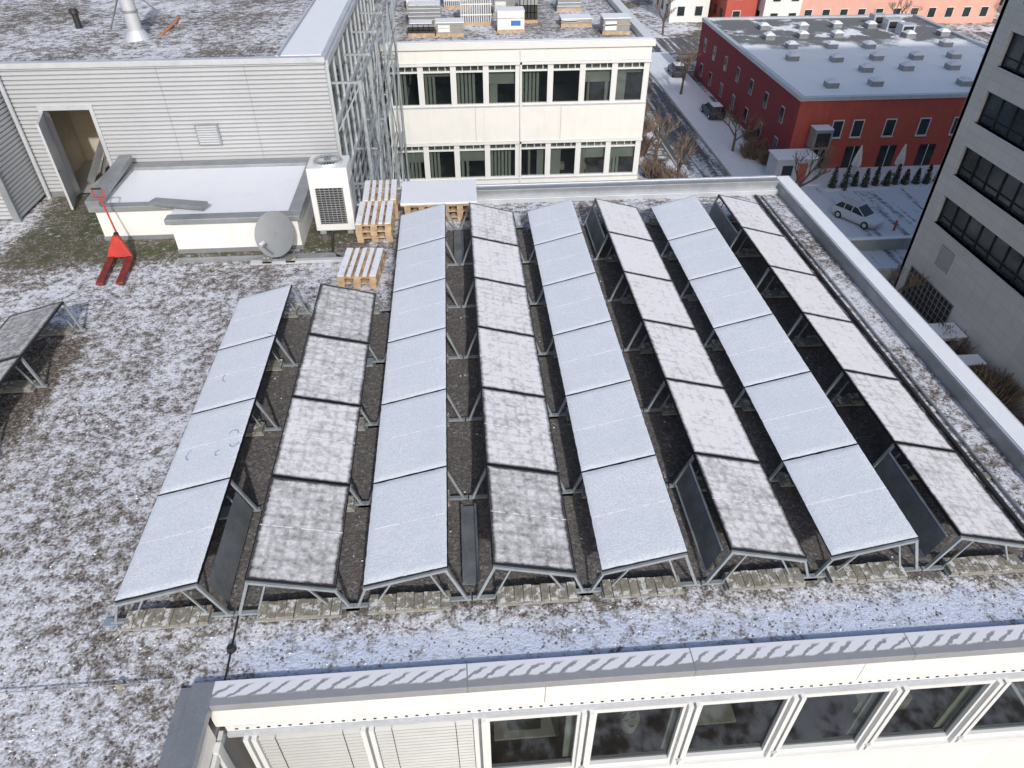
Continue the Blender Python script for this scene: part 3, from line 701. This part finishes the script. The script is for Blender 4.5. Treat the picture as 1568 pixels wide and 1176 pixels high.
stock('wrapped_pallet_load',1.9,33.6,1.2,.9,.7,'wrap'); stock('crate_stack',3.05,35.3,.8,.8,.9,'crate'); stock('wrapped_pallet_load',1.9,36.8,1.2,.9,.6,'box'); stock('wrapped_pallet_load',4.8,34.4,1.4,.9,.18,'box'); stock('wrapped_pallet_load',6.4,32.9,1.2,.9,.5,'box')
stock('metal_sheet_stack',5.0,37.5,1.2,.9,.6,'layers'); stock('wrapped_pallet_load',-2.2,38.2,1.4,1.0,.6,'wrap'); stock('panel_stack',-.4,38.5,1.2,1,.7,'panels')

# ------------------------------------------------------------------ grey tower
gt=empty('grey_office_tower')
b=B(); GX=32.0
st=[(-14.2,-12.3),(-10.85,-8.95),(-7.5,-5.6),(-4.2,-2.3),(-.9,1.0),(2.4,4.3),(5.7,7.6)]
zs=[GZ]+[v for s_ in st for v in s_]+[12]
for i in range(0,len(zs),2): b.box(GX,GX+.4,-30,43.7,zs[i],zs[i+1],'clad')
for a,c in st: b.box(GX,GX+.4,42.2,43.7,a,c,'clad'); 
for a,c in st:
    b.quad([(GX+.3,-30,a),(GX+.3,42.2,a),(GX+.3,42.2,c),(GX+.3,-30,c)],'tglass')
b.box(GX,GX+40,43.4,43.72,GZ,12,'clad'); b.box(GX,GX+40,-30,43.5,11.8,12,'clad')
b.obj('walls',gt)
b=B()
for a,c in st:
    y=42.2;i=0
    while y>-20: b.box(GX+.2,GX+.32,y-(.05 if i%2 else .03),y,a,c,'black'); y-=1.35;i+=1
    b.box(GX-.05,GX+.3,-30,42.2,a-.06,a,'lmetal'); b.box(GX+.15,GX+.3,-30,42.2,c-.1,c,'black'); b.box(GX+.2,GX+.31,-30,42.2,a+.5,a+.53,'black')
b.box(GX-.02,GX,37.2,42.6,-20.1,-17.8,'black')
for i in range(12): b.box(GX-.06,GX-.02,37.2+i*.48,37.25+i*.48,-20.1,-17.8,'metal')
for i in range(6): b.box(GX-.055,GX-.021,37.2,42.6,-20.1+i*.45,-20.06+i*.45,'metal')
b.box(GX-.03,GX,39.0,40.5,-16.5,-15.0,'metal')
for i in range(9): b.box(GX-.05,GX-.03,39.0,40.5,-16.45+i*.16,-16.38+i*.16,'greyp')
b.obj('windows',gt)

# ------------------------------------------------------------------ red building
rb=empty('red_building')
RX0,RX1,RY0,RY1,RZ=32.0,60.0,65.7,98.0,-13.55
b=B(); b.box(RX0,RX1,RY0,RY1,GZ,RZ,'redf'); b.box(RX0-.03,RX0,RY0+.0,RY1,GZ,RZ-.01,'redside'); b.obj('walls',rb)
b=B(); b.box(RX0-.15,RX1+.15,RY0-.15,RY0+.35,RZ,RZ+.35,'lmetal'); b.box(RX0-.15,RX0+.35,RY0+.35,RY1,RZ,RZ+.35,'lmetal'); b.box(RX0+.35,RX1,RY1-.5,RY1,RZ,RZ+.35,'lmetal'); b.box(RX1-.35,RX1+.15,RY0+.35,RY1,RZ,RZ+.35,'lmetal'); b.obj('parapet',rb)
mm=M('red_building_snow_roof',0.6); s=mm.xyz(); nn=mm.noise(.25,5,.65); wet=mm.math('MULTIPLY',mm.mr(mm.math('ADD',s[1],mm.math('MULTIPLY',mm.math('SUBTRACT',nn,.5),14)),84,87),mm.mr(nn,.36,.44))
mm.color(mm.mix(mm.math('MULTIPLY',wet,.9),mm.mix(mm.noise(.6,4),(0.80,.82,.86),(.90,.91,.93)),(.08,.075,.07))); MT['rsnow']=mm.mat
b=B(); b.quad([(RX0,RY0,RZ+.12),(RX1,RY0,RZ+.12),(RX1,RY1,RZ+.12),(RX0,RY1,RZ+.12)],'rsnow'); b.obj('roof',rb)
b=B(); rr=random.Random(3)
for i in range(6):
    for j in range(6):
        x=RX0+4+i*4.3+(j%2)*1.6+rr.uniform(-.4,.4);y=RY0+3+j*4.6+rr.uniform(-.5,.5)
        if rr.random()<.15 or x>58: continue
        b.box(x,x+1.1,y,y+1.1,RZ+.12,RZ+.62,'metal')
        b.add([(x-.05,y-.05,RZ+.62),(x+1.15,y-.05,RZ+.62),(x+1.15,y+1.15,RZ+.62),(x-.05,y+1.15,RZ+.62),(x+.3,y+.3,RZ+.88),(x+.8,y+.3,RZ+.88),(x+.8,y+.8,RZ+.88),(x+.3,y+.8,RZ+.88)],[(0,1,5,4),(1,2,6,5),(2,3,7,6),(3,0,4,7),(4,5,6,7)],'snowdirty')
for i,(x,y) in enumerate(((52,93),(52.5,90.5),(53,88))): b.box(x,x+1.6,y,y+1.4,RZ+.12,RZ+1.3,'lmetal'); b.box(x+.2,x+1.4,y-.02,y,RZ+.4,RZ+1.1,'black')
b.obj('rooflights',rb)
b=B()
def rwin(x,z,w=.9,h=1.5):
    b.box(x-w/2-.1,x+w/2+.1,RY0-.05,RY0,z-.1,z+h+.1,'whitef'); b.box(x-w/2,x+w/2,RY0-.07,RY0-.05,z,z+h,'dglass'); b.box(x-w/2-.15,x+w/2+.15,RY0-.15,RY0-.05,z-.16,z-.1,'lmetal')
for x in(36.2,38.2,41.4,44.8,48.2,51,54.4,57.5): rwin(x,-17.0); 
for x in(35,38.5,42,46,50,54): b.box(x-.8,x+.8,RY0-.04,RY0,GZ+.2,GZ+2.3,'dglass'); b.box(x-.03,x+.03,RY0-.07,RY0-.04,GZ+.2,GZ+2.3,'whitef')
for y in(69,73.5,78,82.5,87,91.5,95.5):
    for z in(-16.6,-19.6):
        b.box(RX0-.08,RX0-.03,y-.45,y+.45,z-.06,z+1.5,'lmetal'); b.box(RX0-.10,RX0-.08,y-.4,y+.4,z,z+1.4,'dglass')
b.obj('windows',rb)
b=B(); b.box(29.6,33.4,62.4,64.6,GZ,GZ+2.5,'lmetal'); b.box(29.5,33.5,62.3,64.7,GZ+2.5,GZ+2.62,'snow'); b.box(30.2,31.2,62.38,62.4,GZ+.9,GZ+1.9,'dglass'); b.box(31.8,32.6,62.38,62.4,GZ+.1,GZ+2.1,'redf'); b.obj('site_container')
b=B(); b.box(33.3,35.0,63.9,65.2,GZ+2.8,GZ+4.6,'metal'); b.box(33.3,35,63.9,65.2,GZ+4.6,GZ+4.68,'snow'); 
for s_ in(33.4,34.9): b.beam((s_,64,GZ),(s_,64,GZ+2.8),.1,.1,'metal'); b.beam((s_,65.1,GZ),(s_,65.1,GZ+2.8),.1,.1,'metal')
b.box(33.5,34.8,63.86,63.9,GZ+3.0,GZ+4.3,'black'); b.obj('ventilation_unit')
for x,y in((38.0,63.6),(42.3,63.6)):
    b=B(); b.cyl((x,y,GZ+.14),(x,y,GZ+3.2),.04,.04,8,'lmetal'); b.cyl((x,y,GZ+.14),(x,y,GZ+.25),.4,.35,12,'conc')
    n=10; prof=[(1.0,.22),(1.3,.44),(1.9,.36),(2.6,.2),(3.2,.05)]
    vs=[];fs=[]
    for z,r in prof:
        for i in range(n*2):
            t=math.pi*i/n; q=r*(1.0 if i%2 else .65); vs.append((x+math.cos(t)*q,y+math.sin(t)*q,GZ+z))
    for i in range(len(prof)-1):
        for j in range(n*2): fs.append((i*2*n+j,i*2*n+(j+1)%(2*n),(i+1)*2*n+(j+1)%(2*n),(i+1)*2*n+j))
    b.add(vs,fs,'canvas'); b.obj('folded_parasol')
def conifer(bb,x,y,h,r,rn):
    bb.cyl((x,y,GZ),(x,y,GZ+h*.95),r*.75,.04,9,'hedge')
    for i in range(380):
        t=rn.random()**.9; z=GZ+.05+h*t; rad=r*(1-t)**.7*(.8+.25*rn.random())+.02; a=rn.uniform(0,6.283)
        p=Vector((x+math.cos(a)*rad*.85,y+math.sin(a)*rad*.85,z)); s_=rn.uniform(.07,.14)
        d=Vector((math.cos(a),math.sin(a),rn.uniform(.6,1.8))).normalized(); sd_=d.cross(Vector((rn.random()-.5,rn.random()-.5,1))).normalized()
        bb.quad([p-sd_*s_*.5,p+sd_*s_*.5,p+d*s_*1.2],'hedge' if rn.random()<.93 else 'snow')
rn=random.Random(5); b=B()
for i in range(15): conifer(b,34.8+i*1.05+rn.uniform(-.15,.15),61.1+rn.uniform(-.15,.15)+(i*.05),rn.uniform(1.5,2.2),rn.uniform(.38,.5),rn)
b.box(34.0,50,60.7,62.4,GZ,GZ+.2,'snowdirty'); b.obj('conifer_hedge')

def block(name,x0,x1,y0,y1,z1,wall,rows,win=(1.2,1.4),gap=3.0):
    e=empty(name); b=B(); b.box(x0,x1,y0,y1,GZ,z1,wall); b.obj('walls',e)
    b=B(); b.box(x0-.2,x1+.2,y0-.2,y1+.2,z1,z1+.3,'lmetal'); b.box(x0,x1,y0,y1,z1+.3,z1+.36,'snow'); b.obj('roof',e)
    b=B()
    for r in range(rows):
        z=GZ+1.0+r*3.1; x=x0+1.2
        while x+win[0]<x1-.5:
            b.box(x-.08,x+win[0]+.08,y0-.06,y0,z-.08,z+win[1]+.08,'whitef'); b.box(x,x+win[0],y0-.08,y0-.06,z,z+win[1],'dglass'); x+=gap
        y=y0+1.5
        while y<y1-2: b.box(x0-.06,x0,y,y+1.2,z,z+win[1],'dglass'); y+=3.2
    b.obj('windows',e)
block('salmon_apartment_building',56,90,124,138,-9,'pink',3)
block('white_house',49.5,55.5,122,134,-10,'white',3)
block('red_house',44,49,124,134,-11,'redf',3)
block('grey_house',36,42.5,128,140,-10,'white',3)
block('apartment_building',96,130,130,150,-8,'white',3)
block('office_block',-30,30,150,170,-6,'greyp',4)

def bare_tree(name,x,y,h,seed,depth=5,z0=GZ):
    rn=random.Random(seed); bb=B()
    def br(p,d,l,r,dep):
        e=p+d*l; bb.cyl(p,e,r,r*.62,4 if dep<3 else 6,'bark' if dep>2 else 'twig',False)
        if dep==0: return
        for i in range(3 if dep>1 else 4):
            ax=Vector((rn.uniform(-1,1),rn.uniform(-1,1),rn.uniform(-.25,.6))); nd=(d*rn.uniform(.7,1.1)+ax*.75+Vector((0,0,.15))).normalized()
            br(p+d*l*rn.uniform(.55,1),nd,l*rn.uniform(.58,.8),r*.58,dep-1)
    br(Vector((x,y,z0)),Vector((rn.uniform(-.06,.06),rn.uniform(-.06,.06),1)).normalized(),h*.3,h*.024,depth)
    bb.obj(name)
for i,(x,y,h) in enumerate(((19.5,68,8),(18,75,9),(20.3,82,8),(17,90,9),(29.8,57.8,8),(28.5,71,6.5),(16,66,8),(13,80,9),(61,72,6),(28.0,90,7),(33,120,8),(70,118,8),(80,108,8),(92,120,9),(74,100,7),(20,99,8),(30.2,41,5),(20.5,63,7),(14.5,72,8))): bare_tree('bare_tree',x,y,h,i+11)
def shrub(bb,x,y,r,h,rn,n=260):
    for i in range(n):
        a=rn.uniform(0,6.283);q=r*rn.random()**.5; p=Vector((x+math.cos(a)*q*.5,y+math.sin(a)*q*.5,GZ)); e=Vector((x+math.cos(a)*q,y+math.sin(a)*q,GZ+h*rn.uniform(.4,1)))
        bb.beam(p,e,.035,.035,'twig'); bb.beam(p.lerp(e,.5),e+Vector((rn.uniform(-.4,.4),rn.uniform(-.4,.4),0)),.025,.025,'twig')
rn=random.Random(9)
for cx0,cx1,cy0,cy1,n in((14,21,60,88,30),(29.3,31.6,27,35,9),(30,31.5,15,27,8),(29.3,31.5,66,76,4)):
    b=B()
    for i in range(n): shrub(b,rn.uniform(cx0,cx1),rn.uniform(cy0,cy1),rn.uniform(.8,1.6),rn.uniform(1.0,2.2),rn,130)
    b.obj('shrub_mass')

b=B(); b.box(29.6,31.8,35.0,36.4,GZ,GZ+1.6,'lmetal'); b.box(29.5,31.9,34.9,36.5,GZ+1.6,GZ+1.68,'snow'); b.box(29.9,31.4,34.98,35.0,GZ+.3,GZ+1.3,'black')
b.obj('ventilation_unit'); 
b=B(); b.box(28.8,31.6,32.2,33.2,GZ+1.1,GZ+1.5,'metal'); b.box(28.8,31.6,32.2,33.2,GZ+1.5,GZ+1.56,'snow')
for x in(29,31.3): b.box(x,x+.1,32.3,33.1,GZ,GZ+1.1,'metal')
b.obj('bicycle_shelter')
b=B(); b.box(30.5,38,49.3,49.6,GZ,GZ+1.0,'concw'); b.box(30.5,30.8,45.0,49.3,GZ,GZ+1.0,'concw'); b.box(30.4,38.1,49.25,49.65,GZ+1.0,GZ+1.08,'snow'); b.box(29.2,36,44.8,45.1,GZ,GZ+.8,'concw'); b.obj('ramp_wall')
b=B()
for i in range(8): b.cyl((29.3,46+i*1.4,GZ),(29.3,46+i*1.4,GZ+.9),.06,.06,8,'metal')
b.cyl((36.6,52.6,GZ),(36.6,52.6,GZ+.9),.1,.1,10,'redf'); b.obj('bollards')

def car(x,y,ang,paint,snow=False,z0=GZ+.012):
    e=empty('parked_car'); e.location=(x,y,z0); e.rotation_euler=(0,0,ang)
    def ob(bb,n,**k): return bb.obj(n,e,**k)
    st_=[(-2.15,.62,.35,.80),(-2.05,.80,.25,.92),(-1.3,.88,.2,.97),(0,.90,.2,.95),(1.0,.88,.2,.90),(1.75,.82,.22,.78),(2.1,.68,.3,.62)]
    bb=B(); vs=[];fs=[]
    for (sx,w,zb,zt) in st_: vs+=[(sx,-w*.92,zb),(sx,-w,zb+.25),(sx,-w*.97,zt-.08),(sx,-w*.86,zt),(sx,w*.86,zt),(sx,w*.97,zt-.08),(sx,w,zb+.25),(sx,w*.92,zb)]
    for i in range(len(st_)-1):
        for j in range(8): a=i*8+j;c=i*8+(j+1)%8; fs.append((a,a+8,c+8,c))
    fs+=[tuple(range(8)),tuple(range(len(vs)-8,len(vs)))[::-1]]
    bb.add(vs,fs,paint); ob(bb,'body',smooth=False,bevel=.03)
    bb=B(); cb=[(-1.95,.72,.93),(-1.45,.62,1.42),(.15,.62,1.45),(1.0,.72,.9)]
    vs=[];
    for sx,w,z in cb: vs+=[(sx,-w,z),(sx,w,z)]
    bb.add(vs+[(-1.45,-.76,.95),(-1.45,.76,.95),(.3,-.77,.95),(.3,.77,.95)],[(0,1,3,2),(4,5,7,6)],'dglass')
    bb.add(vs,[(2,3,5,4)],'snow' if snow else paint)
    bb.add([(-1.95,-.74,.93),(1.0,-.74,.9),(.15,-.63,1.44),(-1.45,-.63,1.41)],[(0,1,2,3)],'dglass'); bb.add([(-1.95,.74,.93),(1.0,.74,.9),(.15,.63,1.44),(-1.45,.63,1.41)],[(3,2,1,0)],'dglass')
    for sy in(-1,1):
        for xa in(-1.0,-.25): bb.beam((xa,sy*.77,.93),(xa+.02,sy*.64,1.43),.06,.03,paint)
        bb.beam((1.0,sy*.73,.91),(.15,sy*.635,1.45),.06,.05,paint); bb.beam((-1.95,sy*.73,.93),(-1.45,sy*.635,1.43),.08,.05,paint); bb.beam((-1.45,sy*.635,1.44),(.15,sy*.635,1.455),.05,.05,paint)
    if snow: bb.box(1.05,1.8,-.6,.6,.88,.93,'snow')
    ob(bb,'cabin')
    bb=B()
    for sx in(-1.3,1.3):
        for sy in(-.9,.72): bb.cyl((sx,sy,.32),(sx,sy+.18,.32),.32,.32,18,'rubber'); bb.cyl((sx,sy-.005,.32),(sx,sy+.185,.32),.19,.19,12,'lmetal')
    ob(bb,'wheels')
    bb=B(); 
    for sy in(-.62,.42): bb.box(-2.14,-2.06,sy,sy+.2,.66,.82,'lamp'); bb.box(2.0,2.09,sy,sy+.2,.5,.62,'whitef')
    ob(bb,'lights')
car(34.2,54.6,math.atan2(-.89,.46)+.05,'silver')
car(29.6,82,R(92),'darkcar',True,GZ+.11); car(29.6,98.5,R(88),'darkcar',True,GZ+.11)
for i,(x,y) in enumerate(((66,92),(69,92),(72,92.2),(66,84),(69.2,84),(75,92))): car(x,y,R(90),['silver','darkcar','redf'][i%3],i%2==0)
b=B(); b.box(62,80,80,98,GZ,GZ+.015,'asphalt'); b.obj('car_park')

# ------------------------------------------------------------------ light and camera
E=R(32); A=R(10)
w=bpy.data.worlds.new('World'); scene.world=w; w.use_nodes=True; nt=w.node_tree
sky=nt.nodes.new('ShaderNodeTexSky'); sky.sky_type='NISHITA'; sky.sun_disc=False; sky.sun_elevation=E; sky.sun_rotation=math.pi-A; sky.air_density=1.0; sky.dust_density=3.0
nt.links.new(sky.outputs[0],nt.nodes['Background'].inputs[0]); nt.nodes['Background'].inputs[1].default_value=.145
sl=bpy.data.lights.new('sun','SUN'); sl.energy=2.9; sl.angle=R(1.5); sl.color=(1,.97,.925)
so=bpy.data.objects.new('sun',sl); COL.objects.link(so); s_=Vector((math.sin(A)*math.cos(E),-math.cos(A)*math.cos(E),math.sin(E))); so.rotation_euler=s_.to_track_quat('Z','Y').to_euler(); so.location=(0,-20,40)
cd=bpy.data.cameras.new('camera'); cd.lens=24.96; cd.sensor_width=36; cd.clip_end=3000
co=bpy.data.objects.new('camera',cd); COL.objects.link(co); co.location=(0,0,7.7); co.rotation_euler=(R(90-39.1),0,R(-4.33)); scene.camera=co
scene.view_settings.view_transform='Standard'; scene.view_settings.look='None'; scene.view_settings.exposure=0
